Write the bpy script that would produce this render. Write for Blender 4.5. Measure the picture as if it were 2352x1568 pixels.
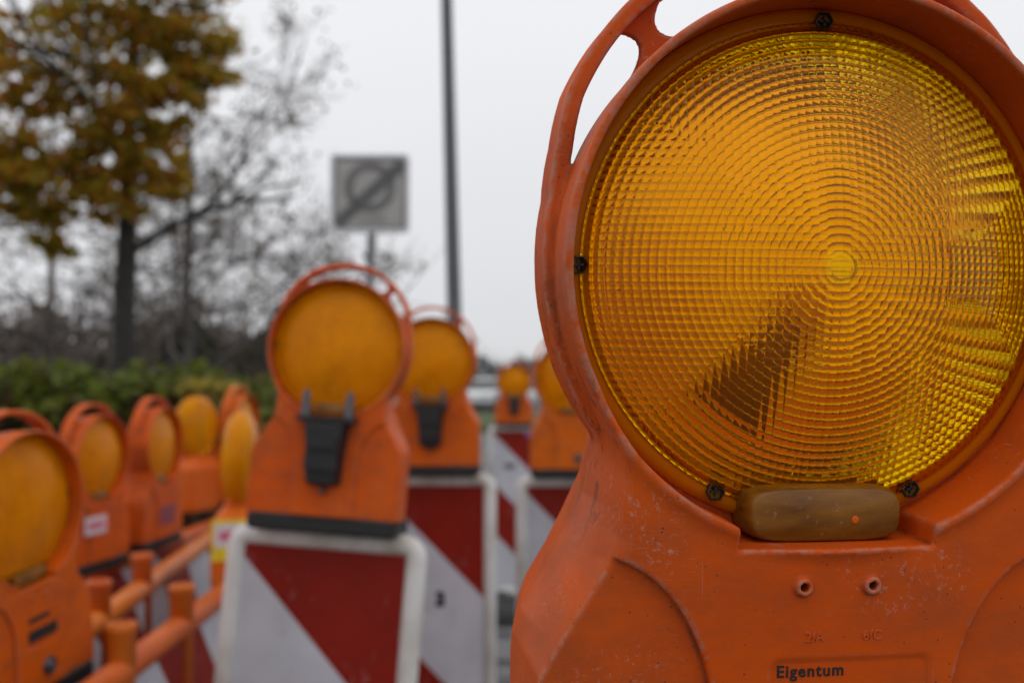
import bpy, math, random
import numpy as np
from mathutils import Matrix, Vector

for o in list(bpy.data.objects):
    bpy.data.objects.remove(o)
SC = bpy.context.scene
R = math.radians
rng = np.random.default_rng(7)
random.seed(7)

# ------------------------------------------------------------------ camera
CAM_H = 1.42
FPX = 35 / 36 * 2352.0
PITCH = math.atan(88 / FPX)
cam_d = bpy.data.cameras.new('camera')
cam = bpy.data.objects.new('camera', cam_d)
SC.collection.objects.link(cam)
cam.location = (0, 0, CAM_H)
cam.rotation_euler = (math.pi / 2 + PITCH, 0, 0)
cam_d.lens, cam_d.sensor_width = 35, 36
cam_d.clip_start, cam_d.clip_end = 0.02, 3000
cam_d.dof.use_dof = True
cam_d.dof.focus_distance = 0.378
cam_d.dof.aperture_fstop = 8.0
cam_d.dof.aperture_blades = 9
SC.camera = cam

# ------------------------------------------------------------------ sky and light
SUN_EL, SUN_AZ = R(76), R(165)
w = bpy.data.worlds.new('World')
SC.world = w
w.use_nodes = True
nt = w.node_tree
nt.nodes.clear()
wo = nt.nodes.new('ShaderNodeOutputWorld')
bg = nt.nodes.new('ShaderNodeBackground')
sky = nt.nodes.new('ShaderNodeTexSky')
sky.sky_type = 'NISHITA'
sky.sun_disc = False
sky.sun_elevation, sky.sun_rotation = SUN_EL, SUN_AZ
tc = nt.nodes.new('ShaderNodeTexCoord')
sep = nt.nodes.new('ShaderNodeSeparateXYZ')
ramp = nt.nodes.new('ShaderNodeValToRGB')
noi = nt.nodes.new('ShaderNodeTexNoise')
noi.inputs['Scale'].default_value = 2.2
noi.inputs['Detail'].default_value = 4
madd = nt.nodes.new('ShaderNodeMath'); madd.operation = 'MULTIPLY_ADD'
madd.inputs[1].default_value = 0.15
nt.links.new(tc.outputs['Generated'], sep.inputs[0])
nt.links.new(tc.outputs['Generated'], noi.inputs['Vector'])
nt.links.new(noi.outputs['Fac'], madd.inputs[0])
nt.links.new(sep.outputs['Z'], madd.inputs[2])
nt.links.new(madd.outputs[0], ramp.inputs[0])
els = ramp.color_ramp.elements
for e_, (p_, c_) in enumerate([(0.05, (.69, .70, .72)), (0.18, (.78, .785, .81)), (0.40, (.90, .905, .935)), (1.0, (1.0, 1.0, 1.02))]):
    el = els[e_] if e_ < 2 else els.new(p_)
    el.position = p_
    el.color = tuple(v * 0.5 for v in c_) + (1,)
mul = nt.nodes.new('ShaderNodeVectorMath'); mul.operation = 'SCALE'
mul.inputs['Scale'].default_value = 20.0          # cloud deck brightness, brought back by the background strength of 0.1
nt.links.new(ramp.outputs[0], mul.inputs[0])
hs = nt.nodes.new('ShaderNodeHueSaturation'); hs.inputs['Saturation'].default_value = 0.25
nt.links.new(sky.outputs[0], hs.inputs['Color'])
mixs = nt.nodes.new('ShaderNodeMix'); mixs.data_type = 'RGBA'
mixs.inputs[0].default_value = 0.94
nt.links.new(hs.outputs[0], mixs.inputs[6])
nt.links.new(mul.outputs[0], mixs.inputs[7])
nt.links.new(mixs.outputs[2], bg.inputs['Color'])
bg.inputs['Strength'].default_value = 0.1
nt.links.new(bg.outputs[0], wo.inputs[0])

sun_d = bpy.data.lights.new('sun', 'SUN')
sun_d.energy = 0.5
sun_d.angle = R(60)
sun_d.color = (1, .97, .93)
sun = bpy.data.objects.new('sun', sun_d)
SC.collection.objects.link(sun)
sun.rotation_euler = Vector((math.sin(SUN_AZ) * math.cos(SUN_EL), math.cos(SUN_AZ) * math.cos(SUN_EL), math.sin(SUN_EL))).to_track_quat('Z', 'Y').to_euler()

SC.view_settings.view_transform = 'Standard'
SC.view_settings.look = 'None'
SC.view_settings.exposure = 0
SC.view_settings.gamma = 1
cy = SC.cycles
cy.max_bounces, cy.transmission_bounces, cy.transparent_max_bounces = 12, 10, 8
cy.diffuse_bounces, cy.glossy_bounces = 4, 4
cy.caustics_refractive = True
cy.caustics_reflective = True
cy.use_denoising = True

# ------------------------------------------------------------------ helpers
def link(o):
    SC.collection.objects.link(o)
    return o

def mesh_np(name, V, F, smooth=True, mat=None):
    """mesh from a vertex array and a face array (or list of face arrays)"""
    me = bpy.data.meshes.new(name)
    V = np.asarray(V, dtype=np.float32)
    Fs = [np.asarray(f, dtype=np.int32) for f in (F if isinstance(F, list) else [F]) if len(f)]
    loops = np.concatenate([f.ravel() for f in Fs])
    tot = np.concatenate([np.full(len(f), f.shape[1], np.int32) for f in Fs])
    start = np.concatenate([[0], np.cumsum(tot)[:-1]]).astype(np.int32)
    me.vertices.add(len(V)); me.vertices.foreach_set('co', V.ravel())
    me.loops.add(len(loops)); me.loops.foreach_set('vertex_index', loops)
    me.polygons.add(len(tot))
    me.polygons.foreach_set('loop_start', start)
    me.polygons.foreach_set('loop_total', tot)
    me.polygons.foreach_set('use_smooth', np.full(len(tot), smooth))
    me.update(calc_edges=True)
    if mat: me.materials.append(mat)
    return me

class MB:
    """collects simple shapes into one mesh"""
    def __init__(s): s.V, s.F, s.n = [], {}, 0
    def add(s, V, F):
        V = np.asarray(V, float)
        for f in F:
            s.F.setdefault(len(f), []).append([i + s.n for i in f])
        s.V.append(V); s.n += len(V)
        return s
    def box(s, x0, x1, y0, y1, z0, z1, b=0.0):
        if b <= 0:
            V = [(x, y, z) for z in (z0, z1) for y in (y0, y1) for x in (x0, x1)]
            return s.add(V, [(0, 2, 3, 1), (4, 5, 7, 6), (0, 1, 5, 4), (2, 6, 7, 3), (0, 4, 6, 2), (1, 3, 7, 5)])
        c = [(x0 + b, y0), (x1 - b, y0), (x1, y0 + b), (x1, y1 - b), (x1 - b, y1), (x0 + b, y1), (x0, y1 - b), (x0, y0 + b)]
        ci = [(x0 + 2 * b, y0 + b), (x1 - 2 * b, y0 + b), (x1 - b, y0 + 2 * b), (x1 - b, y1 - 2 * b), (x1 - 2 * b, y1 - b), (x0 + 2 * b, y1 - b), (x0 + b, y1 - 2 * b), (x0 + b, y0 + 2 * b)]
        return s.loft([[(x, y, z0) for x, y in ci], [(x, y, z0 + b) for x, y in c], [(x, y, z1 - b) for x, y in c], [(x, y, z1) for x, y in ci]])
    def loft(s, rings, cap=True, close=False):
        n = len(rings[0]); V = [p for r in rings for p in r]; F = []
        m = len(rings)
        for i in range(m if close else m - 1):
            a, b_ = i * n, ((i + 1) % m) * n
            for k in range(n):
                F.append((a + k, a + (k + 1) % n, b_ + (k + 1) % n, b_ + k))
        if cap and not close:
            F.append(tuple(range(n))[::-1]); F.append(tuple(range((m - 1) * n, m * n)))
        return s.add(V, F)
    def tube(s, pts, rad, n=8, cap=True):
        pts = [Vector(p) for p in pts]
        if not hasattr(rad, '__len__'): rad = [rad] * len(pts)
        rings = []; prev = None
        for i, p in enumerate(pts):
            t = (pts[min(i + 1, len(pts) - 1)] - pts[max(i - 1, 0)]).normalized()
            a = Vector((0, 0, 1)) if abs(t.z) < .9 else Vector((1, 0, 0))
            if prev is not None: a = prev
            u = (a - t * a.dot(t)).normalized(); v = t.cross(u); prev = u
            rings.append([tuple(p + (u * math.cos(2 * math.pi * k / n) + v * math.sin(2 * math.pi * k / n)) * rad[i]) for k in range(n)])
        return s.loft(rings, cap)
    def lathe(s, prof, n=32, axis='z', o=(0, 0, 0), cap=True):
        rings = []
        for r, h in prof:
            ring = []
            for k in range(n):
                a = 2 * math.pi * k / n
                c, d = r * math.cos(a), r * math.sin(a)
                ring.append({'z': (o[0] + c, o[1] + d, o[2] + h), 'y': (o[0] + c, o[1] - h, o[2] + d), 'x': (o[0] + h, o[1] + c, o[2] + d)}[axis])
            rings.append(ring)
        return s.loft(rings, cap)
    def mesh(s, name, mat, smooth=False):
        return mesh_np(name, np.concatenate(s.V), [np.array(f) for f in s.F.values()], smooth, mat)
    def build(s, name, mat, parent=None, smooth=False, bevel=0):
        o = obj(name, s.mesh(name, mat, smooth), parent)
        if bevel:
            m = o.modifiers.new('bevel', 'BEVEL'); m.width = bevel; m.segments = 2; m.limit_method = 'ANGLE'
        return o

def obj(name, me, parent=None):
    o = link(bpy.data.objects.new(name, me))
    if parent: o.parent = parent
    return o

def tag(o, label=None, cat=None, group=None, kind=None):
    for k, v in (('label', label), ('category', cat), ('group', group), ('kind', kind)):
        if v: o[k] = v
    return o

def thing(name, label, cat, loc=(0, 0, 0), rot=(0, 0, 0), group=None):
    o = link(bpy.data.objects.new(name, None))
    o.location = loc; o.rotation_euler = rot; o.empty_display_size = .05
    return tag(o, label, cat, group)

def kids(o): return [c for c in bpy.data.objects if c.parent == o]

CP, SP = math.cos(PITCH), math.sin(PITCH)
def at(px, py, d):
    """place at a bearing (in photo pixels of a 2352 wide picture) and a distance along the optical axis"""
    x, z = (px - 1176) / FPX * d, -(py - 784) / FPX * d
    return Vector((x, d * CP - z * SP, CAM_H + d * SP + z * CP))

# ------------------------------------------------------------------ materials
class NM:
    def __init__(s, name):
        s.m = bpy.data.materials.new(name); s.m.use_nodes = True
        s.t = s.m.node_tree; s.b = s.t.nodes['Principled BSDF']; s.out = s.t.nodes['Material Output']
    def n(s, kind, **kw):
        nd = s.t.nodes.new(kind)
        for k, v in kw.items():
            if hasattr(nd, k) and k not in nd.inputs: setattr(nd, k, v)
            else: nd.inputs[k].default_value = v
        return nd
    def l(s, a, b): s.t.links.new(a, b)
    def coord(s, which='Object', scale=None):
        c = s.n('ShaderNodeTexCoord').outputs[which]
        if scale is None: return c
        mp = s.n('ShaderNodeMapping'); mp.inputs['Scale'].default_value = scale
        s.l(c, mp.inputs['Vector']); return mp.outputs[0]
    def noise(s, scale, detail=4, vec=None, rough=.5, dist=0):
        nd = s.n('ShaderNodeTexNoise', Scale=scale, Detail=detail, Roughness=rough, Distortion=dist)
        s.l(vec if vec is not None else s.coord(), nd.inputs['Vector']); return nd.outputs['Fac']
    def ramp(s, fac, pts):
        r = s.n('ShaderNodeValToRGB'); e = r.color_ramp.elements
        for i, (p, c) in enumerate(pts):
            el = e[i] if i < 2 else e.new(p)
            el.position = p; el.color = (c if hasattr(c, '__len__') else (c, c, c)) + (() if hasattr(c, '__len__') and len(c) == 4 else (1,))
        s.l(fac, r.inputs[0]); return r.outputs[0]
    def mix(s, fac, a, b, blend='MIX'):
        m = s.n('ShaderNodeMix', data_type='RGBA', blend_type=blend)
        for v, i in ((fac, 0), (a, 6), (b, 7)):
            if hasattr(v, 'is_linked'): s.l(v, m.inputs[i])
            else: m.inputs[i].default_value = (tuple(v) + (1,)) if hasattr(v, '__len__') else v
        return m.outputs[2]
    def math(s, op, a, b=0, c=None):
        m = s.n('ShaderNodeMath', operation=op)
        for v, i in ((a, 0), (b, 1), (c, 2)):
            if v is None: continue
            if hasattr(v, 'is_linked'): s.l(v, m.inputs[i])
            else: m.inputs[i].default_value = v
        return m.outputs[0]
    def bump(s, h, strength=.2, dist=.001):
        b = s.n('ShaderNodeBump', Strength=strength, Distance=dist)
        s.l(h, b.inputs['Height']); s.l(b.outputs[0], s.b.inputs['Normal']); return b
    def set(s, **kw):
        for k, v in kw.items():
            k = k.replace('_', ' ')
            if hasattr(v, 'is_linked'): s.l(v, s.b.inputs[k])
            else: s.b.inputs[k].default_value = (tuple(v) + (1,)) if hasattr(v, '__len__') and len(v) == 3 else v
        return s

def simple(name, col, rough=.6, var=.25, scale=20, metal=0, bump=0, bdist=.002):
    m = NM(name)
    n = m.noise(scale, 5)
    dark = tuple(c * (1 - var) for c in col); lite = tuple(min(1, c * (1 + var * .7)) for c in col)
    m.set(Base_Color=m.ramp(n, [(.3, dark), (.7, lite)]), Roughness=rough, Metallic=metal)
    if bump: m.bump(n, bump, bdist)
    return m.m

def orange_plastic(name, base, worn, fine=True, gloss=.42, spec=.14):
    m = NM(name)
    oi = m.n('ShaderNodeObjectInfo')
    c = m.coord()
    big = m.noise(9, 4, c)
    col = m.mix(m.ramp(big, [(.35, 0.0), (.7, 1.0)]), base, worn)
    hsv = m.n('ShaderNodeHueSaturation')
    m.l(m.math('MULTIPLY_ADD', oi.outputs['Random'], .016, .494), hsv.inputs['Hue'])
    m.l(m.math('MULTIPLY_ADD', oi.outputs['Random'], .16, .92), hsv.inputs['Value'])
    m.l(col, hsv.inputs['Color'])
    col = hsv.outputs[0]
    rough = gloss
    if fine:
        # pale fuzzy scuffs in patches
        patch = m.ramp(m.noise(21, 3, c), [(.55, 0.0), (.66, 1.0)])
        scuff = m.ramp(m.noise(420, 3, c, .7), [(.56, 0.0), (.70, 1.0)])
        sc = m.math('MULTIPLY', patch, scuff)
        col = m.mix(m.math('MULTIPLY', sc, .75), col, (.56, .27, .19))
        # thin scratches along changing directions
        s1 = m.ramp(m.noise(60, 2, m.coord('Object', (1.0, 1.0, 22.0)), .6, .6), [(.66, 0.0), (.70, 1.0)])
        s2 = m.ramp(m.noise(60, 2, m.coord('Object', (26.0, 8.0, 1.2)), .6, .8), [(.67, 0.0), (.72, 1.0)])
        pat2 = m.ramp(m.noise(11, 3, c), [(.47, 0.0), (.62, 1.0)])
        ss = m.math('MULTIPLY', m.math('MAXIMUM', s1, s2), pat2)
        col = m.mix(m.math('MULTIPLY', ss, .28), col, (.58, .30, .22))
        # greyish film of dirt
        film = m.ramp(m.noise(13, 7, m.coord('Object', (1, 1, 1.8)), .68), [(.44, 0.0), (.70, 1.0)])
        col = m.mix(m.math('MULTIPLY', film, .5), col, (.17, .05, .022))
        # dark specks and grime spots
        v = m.n('ShaderNodeTexVoronoi', Scale=240.0, Randomness=1.0); m.l(c, v.inputs['Vector'])
        spk = m.ramp(v.outputs['Distance'], [(.06, 1.0), (.13, 0.0)])
        rare = m.ramp(m.noise(70, 2, c), [(.52, 0.0), (.58, 1.0)])
        col = m.mix(m.math('MULTIPLY', m.math('MULTIPLY', spk, rare), .85), col, (.06, .035, .025))
        blot = m.ramp(m.noise(95, 6, c, .7), [(.67, 0.0), (.73, 1.0)])
        bpat = m.ramp(m.noise(13, 2, c), [(.5, 0.0), (.6, 1.0)])
        col = m.mix(m.math('MULTIPLY', m.math('MULTIPLY', blot, bpat), .75), col, (.055, .035, .028))
        # black smears rubbed into the shoulder below the rim
        spx = m.n('ShaderNodeVectorMath', operation='DISTANCE'); m.l(c, spx.inputs[0]); spx.inputs[1].default_value = (-.103, -.02, Z0 - .058)
        near = m.ramp(spx.outputs['Value'], [(.02, 1.0), (.060, 0.0)])
        sme = m.ramp(m.noise(70, 6, m.coord('Object', (1.6, 1.0, .55)), .75, 1.0), [(.54, 0.0), (.62, 1.0)])
        col = m.mix(m.math('MULTIPLY', m.math('MULTIPLY', near, sme), .85), col, (.045, .028, .022))
        # darker along folds, pale scuffs on sharp edges
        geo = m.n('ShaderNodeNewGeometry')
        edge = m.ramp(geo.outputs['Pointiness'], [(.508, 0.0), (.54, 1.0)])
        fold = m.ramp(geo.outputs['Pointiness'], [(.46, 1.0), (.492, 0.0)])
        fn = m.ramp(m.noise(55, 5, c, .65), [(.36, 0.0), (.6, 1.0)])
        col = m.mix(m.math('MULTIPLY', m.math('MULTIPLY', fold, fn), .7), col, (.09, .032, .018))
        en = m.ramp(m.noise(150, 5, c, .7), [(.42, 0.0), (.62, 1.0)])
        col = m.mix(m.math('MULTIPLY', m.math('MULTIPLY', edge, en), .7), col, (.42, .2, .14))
        rough = m.ramp(m.noise(30, 5, c), [(.3, .34), (.7, .58)])
        hgt = m.math('ADD', m.math('MULTIPLY', m.noise(700, 3, c), .35), m.math('ADD', m.noise(45, 4, c), m.math('MULTIPLY', sc, .8)))
        m.bump(hgt, .35, .0006)
    m.set(Base_Color=col, Roughness=rough, Specular_IOR_Level=spec)
    return m.m

Z0 = .277      # lens axis above a lamp's base
M = {}
M['orange'] = orange_plastic('orange_plastic', (.60, .088, .0035), (.60, .102, .008))
M['orange_soft'] = orange_plastic('faded_orange_plastic', (.60, .085, .008), (.58, .11, .02), False)
M['rail_orange'] = orange_plastic('barrier_orange_plastic', (.47, .082, .009), (.56, .125, .018), False, .36, .22)
M['black'] = simple('black_rubber', (.009, .009, .010), .6, .4, 60)
M['dark_metal'] = simple('dark_steel', (.12, .12, .125), .4, .3, 60, .8)
M['grey_metal'] = simple('galvanised_steel', (.105, .115, .125), .55, .2, 12, .2)
M['ink'] = simple('black_print', (.012, .01, .01), .6, .5, 300)
M['bulb'] = simple('reflector_plastic', (.75, .62, .32), .25, .1, 30)
M['holder_dark'] = simple('dark_lamp_holder', (.24, .13, .028), .6, .3, 40)

def lens_material(name, base, haze_col, haze, flange=False, through=.65, vary=.12):
    m = NM(name)
    c = m.coord()
    m.set(Specular_Tint=(.9, .6, .3))
    m.set(Base_Color=base, Transmission_Weight=1.0, IOR=1.47, Specular_IOR_Level=.07)
    m.set(Roughness=m.ramp(m.noise(40, 5, c), [(.3, .02), (.75, .09)]))
    dif = m.n('ShaderNodeBsdfDiffuse'); dif.inputs['Color'].default_value = haze_col + (1,)
    trl = m.n('ShaderNodeBsdfTranslucent'); trl.inputs['Color'].default_value = haze_col + (1,)
    mx = m.n('ShaderNodeMixShader'); mx.inputs[0].default_value = through
    m.l(dif.outputs[0], mx.inputs[1]); m.l(trl.outputs[0], mx.inputs[2])
    fac = m.math('MULTIPLY_ADD', m.ramp(m.noise(18, 5, c, .6), [(.35, 0.0), (.75, 1.0)]), vary, haze)
    if flange:      # the plain border outside the ribs is cloudy
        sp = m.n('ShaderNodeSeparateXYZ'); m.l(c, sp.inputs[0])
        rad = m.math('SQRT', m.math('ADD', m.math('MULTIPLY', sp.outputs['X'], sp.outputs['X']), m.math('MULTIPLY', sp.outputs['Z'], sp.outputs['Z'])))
        # paler tint in the middle paints in the hub's bright glow
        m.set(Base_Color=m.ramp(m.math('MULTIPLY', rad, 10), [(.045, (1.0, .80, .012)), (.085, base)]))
        fac = m.math('MAXIMUM', fac, m.math('MULTIPLY', m.ramp(m.math('MULTIPLY', rad, 10), [(.938, 0.0), (.952, 1.0)]), .72))
    # specks of dirt stuck to the outside
    v = m.n('ShaderNodeTexVoronoi', Scale=95.0); m.l(c, v.inputs['Vector'])
    spk = m.math('MULTIPLY', m.ramp(v.outputs['Distance'], [(.045, 1.0), (.085, 0.0)]), m.ramp(m.noise(33, 2, c), [(.56, 0.0), (.6, 1.0)]))
    m2 = m.n('ShaderNodeMixShader'); m.l(fac, m2.inputs[0])
    m.l(m.b.outputs[0], m2.inputs[1]); m.l(mx.outputs[0], m2.inputs[2])
    dirt = m.n('ShaderNodeBsdfDiffuse'); dirt.inputs['Color'].default_value = (.05, .03, .015, 1)
    m3 = m.n('ShaderNodeMixShader'); m.l(spk, m3.inputs[0])
    m.l(m2.outputs[0], m3.inputs[1]); m.l(dirt.outputs[0], m3.inputs[2])
    m.l(m3.outputs[0], m.out.inputs['Surface'])
    return m.m
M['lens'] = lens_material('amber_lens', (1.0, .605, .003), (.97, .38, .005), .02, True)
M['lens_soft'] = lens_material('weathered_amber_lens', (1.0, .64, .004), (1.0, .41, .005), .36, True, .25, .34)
cm = NM('brown_smoked_plastic')
cc = cm.coord()
cst = cm.noise(60, 6, cm.coord('Object', (.35, 1, 1.6)), .6)
ccol = cm.ramp(cst, [(.30, (.10, .034, .004)), (.52, (.21, .078, .006)), (.72, (.29, .125, .011))])
cspk = cm.ramp(cm.noise(380, 3, cc), [(.66, 0.0), (.72, 1.0)])
ccol = cm.mix(cm.math('MULTIPLY', cspk, .35), ccol, (.35, .24, .14))
cm.set(Base_Color=ccol, Roughness=cm.ramp(cst, [(.3, .25), (.7, .45)]), Specular_IOR_Level=.35)
cm.bump(cst, .15, .0006)
M['cap'] = cm.m

# ------------------------------------------------------------------ signed distance modelling of the moulded lamp housing
def smin(a, b, k):
    h = np.clip(.5 + .5 * (b - a) / k, 0, 1)
    return b + (a - b) * h - k * h * (1 - h)
def smax(a, b, k): return -smin(-a, -b, k)

def surface_nets(F, org, h):
    S = F < 0
    nx, ny, nz = F.shape
    cnt = np.zeros((nx - 1, ny - 1, nz - 1), np.int8)
    for i in (0, 1):
        for j in (0, 1):
            for k in (0, 1):
                cnt += S[i:nx - 1 + i, j:ny - 1 + j, k:nz - 1 + k]
    act = (cnt > 0) & (cnt < 8)
    I = np.argwhere(act)
    idx = np.full(act.shape, -1, np.int32); idx[act] = np.arange(len(I))
    acc = np.zeros((len(I), 3)); num = np.zeros(len(I))
    cor = [(i, j, k) for i in (0, 1) for j in (0, 1) for k in (0, 1)]
    val = {c: F[I[:, 0] + c[0], I[:, 1] + c[1], I[:, 2] + c[2]].astype(float) for c in cor}
    for a in cor:
        for ax in range(3):
            if a[ax]: continue
            b = list(a); b[ax] = 1; b = tuple(b)
            fa, fb = val[a], val[b]
            cr = (fa < 0) != (fb < 0)
            t = np.where(cr, fa / np.where(cr, fa - fb, 1), 0)
            p = np.array(a, float)[None] + np.zeros((len(I), 3)); p[:, ax] += t
            acc += p * cr[:, None]; num += cr
    V = (I + acc / num[:, None]) * h + np.array(org)
    faces = []
    for ax in range(3):
        lo = [slice(None)] * 3; hi = [slice(None)] * 3
        lo[ax] = slice(0, -1); hi[ax] = slice(1, None)
        A, B = S[tuple(lo)], S[tuple(hi)]
        E = np.argwhere(A != B)
        o1, o2 = [(1, 2), (2, 0), (0, 1)][ax]
        ok = (E[:, o1] > 0) & (E[:, o2] > 0) & (E[:, o1] < F.shape[o1] - 1) & (E[:, o2] < F.shape[o2] - 1)
        E = E[ok]
        fl = A[tuple(E.T)]
        def g(d1, d2):
            q = E.copy(); q[:, o1] -= d1; q[:, o2] -= d2
            return idx[tuple(q.T)]
        q = np.stack([g(1, 1), g(0, 1), g(0, 0), g(1, 0)], 1)
        q[~fl] = q[~fl][:, ::-1]
        faces.append(q)
    return V, np.concatenate(faces)

def housing_mesh(h=1.0, name='housing', mat=None, front_notch=True):
    u = np.arange(-124, 124.5, h, dtype=np.float32)[:, None, None]
    v = np.arange(-256, 142, h, dtype=np.float32)[None, :, None]
    s = np.arange(-60, 61, h, dtype=np.float32)[None, None, :]
    au, as_ = np.abs(u), np.abs(s)
    am = np.interp(v, [-300, -158, -150, -140, -125, -107, -92, -78, -68, -50], [116.5, 116.4, 115.8, 112.5, 103.5, 94.5, 87.5, 84.5, 83, 83]).astype(np.float32)
    af = np.interp(v, [-300, -172, -152, -130, -110, -100, -67, -50], [116, 115, 112, 98, 85, 82.5, 81.5, 83]).astype(np.float32)
    hw = am + (af - am) * np.clip(s / 54, 0, 1) ** 1.7 - .2 * np.clip(-s, 0, 60)
    body = smax((au - hw) * .88, as_ - 54, 4.5)
    body = smax(body, -(v + 252), 2)
    body = smax(body, v + 50, 4)
    q = np.sqrt(u * u + v * v)
    Ro = np.interp(s, [-60, -12, 4, 20, 44, 48, 60], [100.4, 100.4, 102.6, 104.6, 105.6, 106.0, 105.4]).astype(np.float32)
    ring = smax(q - Ro, np.maximum(s - 54.5, -15 - s), 1.6)
    out = smin(body, ring, 8)
    # carrying arch: rises above the ring, then runs down its flanks as a raised strip
    th = np.degrees(np.arctan2(au, v))
    ra = np.interp(th, [0, 20, 36, 44.5, 55, 65, 76, 90, 103, 115, 130], [133.5, 132, 127.5, 124.3, 119.8, 113.2, 108.6, 107.6, 107.2, 107.6, 107.6]).astype(np.float32)
    sh = np.abs(s - 13)
    lip = 1.1 * np.clip((sh - 7) / 3, 0, 1)
    han = smax(np.abs(q - ra + 2.4) - 2.3 - lip, sh - 12, 1.5)
    han = smax(han, (th - 138) * 1.6, 9)
    out = smin(out, han, 2.5)
    for sg in (-1, 1):
        cx_, cz_ = sg * math.sin(R(35)), math.cos(R(35))
        t = np.abs(u * cz_ - v * cx_)
        rr = u * cx_ + v * cz_
        web = np.maximum(np.abs(s - 12) - 2.0, t - (5.0 + np.clip(((rr - 114) / 9.5) ** 2, 0, 1.2) * 9))
        web = np.maximum(web, 40 - rr)
        web = np.maximum(web, 103 - q); web = np.maximum(web, q - ra + 2)
        out = smin(out, web, 1.2)
    # wells for the two lenses and the hollow between them
    well = np.maximum(q - np.where(s > 10, 102.4 + 2.0 * np.clip((-v - 45) / 25, 0, 1), 97.2), np.where(s > 10, 27 - s, s + 5.6))
    out = smax(out, -well, 1.6)
    out = smax(out, -(q - 94.0), 1.0)
    notch = np.maximum(np.maximum(np.maximum(au - 38.5, -105.5 - v), 27 - s), v + 60)
    out = smax(out, -notch, 1.8)
    # arched recesses either side of the raised middle
    e = (np.sqrt(((np.minimum(au, 95) - 95) / 48) ** 2 + (np.maximum(v, -175) + 175) ** 2 / 68 ** 2) - 1) * 50
    rec = smax(e, 49.6 - as_, .8)
    out = smax(out, -rec, 1.0)
    # label field, a shallow sunk plate
    pl = np.maximum(np.abs(u - 6.5) - 32, np.abs(v + 168.5) - 21)
    pl = smax(np.abs(u - 6.5) - 32, np.abs(v + 168.5) - 21, 5)
    out = smax(out, -np.maximum(pl, 53.1 - s), .5)
    # two little tubular bosses
    for bu in (-13.6, 13.6):
        qb = np.sqrt((u - bu) ** 2 + (v + 119.7) ** 2)
        out = smin(out, smax(qb - 3.4, np.abs(s - 53.5) - 3.4, 1.2), .8)
        out = np.maximum(out, -np.maximum(qb - 1.75, 49 - s))
    V, F = surface_nets(out, (-124, -256, -60), h)
    W = np.stack([V[:, 0], -V[:, 2], V[:, 1] + Z0 * 1000], 1) / 1000
    return mesh_np(name, W, F[:, ::-1] if False else F, True, mat)

# ------------------------------------------------------------------ moulded lens: cylinder ribs outside, Fresnel rings inside
def lens_mesh(name, mat, N=441):
    RING = .00075
    Rr, Rf, H, T = .1000, .0940, .0229, .0030
    g = np.linspace(-.1012, .1012, N)
    X, Y = np.meshgrid(g, g, indexing='ij')
    r = np.hypot(X, Y)
    cell = (r[:-1, :-1] < Rr) | (r[1:, :-1] < Rr) | (r[:-1, 1:] < Rr) | (r[1:, 1:] < Rr)
    k = np.where(r > Rr, Rr / np.maximum(r, 1e-9), 1)
    X, Y, r = X * k, Y * k, np.minimum(r, Rr)
    inside = np.clip((Rf - r) / .0012, 0, 1)
    dome = H * (1 - (r / .1) ** 2) * np.clip((Rr - r) / .004, 0, 1) ** .5
    dome = np.where(r > Rf, H * (1 - (Rf / .1) ** 2) * (1 - ((r - Rf) / (Rr - Rf)) ** 4 * .9) - .0006, dome)
    P = .00306
    rib = lambda q: np.sqrt(np.maximum(0, 1 - (2 * (q / P - np.floor(q / P)) - 1) ** 2 * .93)) - .26
    au, av = np.abs(X), np.abs(Y)
    au = np.floor(au / P + .5) * P; av = np.floor(av / P + .5) * P
    side = np.where(X > 0, au > av + .046, au > av + .012)
    band = (av < .012)
    centre = (au < .043) & (av < .038) & (au + av < .062)
    hz = side | band | centre
    vt = ~(side | band) | centre
    ribs = .00066 * (hz * rib(Y) + vt * rib(X)) * inside * np.where(hz & vt, .75, 1) * np.where(r < .0048, .25, 1)
    front = dome + ribs
    # inner face: sawtooth rings
    pr = .0030
    ph = r / pr - np.floor(r / pr)
    slope = np.clip((r - .004) / .15, 0, .62)
    saw = (-slope * pr * (ph - .5) - RING * (1 - .92 * np.clip((X - .036) / .012, 0, 1)) * (np.sqrt(np.maximum(0, 1 - (2 * ph - 1) ** 2 * .93)) - .26) * np.clip((r - .0045) / .002, 0, 1)) * np.clip((Rf - .001 - r) / .001, 0, 1)
    back = dome - T + np.where(r < Rf, saw, 0)
    back = np.where(r > .0985, np.minimum(back, -.0026), back)
    idx = np.arange(N * N).reshape(N, N)
    a, b, c, d = idx[:-1, :-1][cell], idx[1:, :-1][cell], idx[1:, 1:][cell], idx[:-1, 1:][cell]
    Ff = np.stack([a, b, c, d], 1)
    Fb = Ff[:, ::-1] + N * N
    E = np.concatenate([Ff[:, [0, 1]], Ff[:, [1, 2]], Ff[:, [2, 3]], Ff[:, [3, 0]]])
    key = np.sort(E, 1); key = key[:, 0].astype(np.int64) * N * N + key[:, 1]
    _, inv, ct = np.unique(key, return_inverse=True, return_counts=True)
    B = E[ct[inv] == 1]
    Fs = np.stack([B[:, 1], B[:, 0], B[:, 0] + N * N, B[:, 1] + N * N], 1)
    V = np.concatenate([np.stack([X, -z, Y], -1).reshape(-1, 3) for z in (front, back)])
    F = np.concatenate([Ff, Fb, Fs])
    used = np.unique(F); mp = np.full(len(V), -1); mp[used] = np.arange(len(used))
    return mesh_np(name, V[used], mp[F], True, mat)

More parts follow.
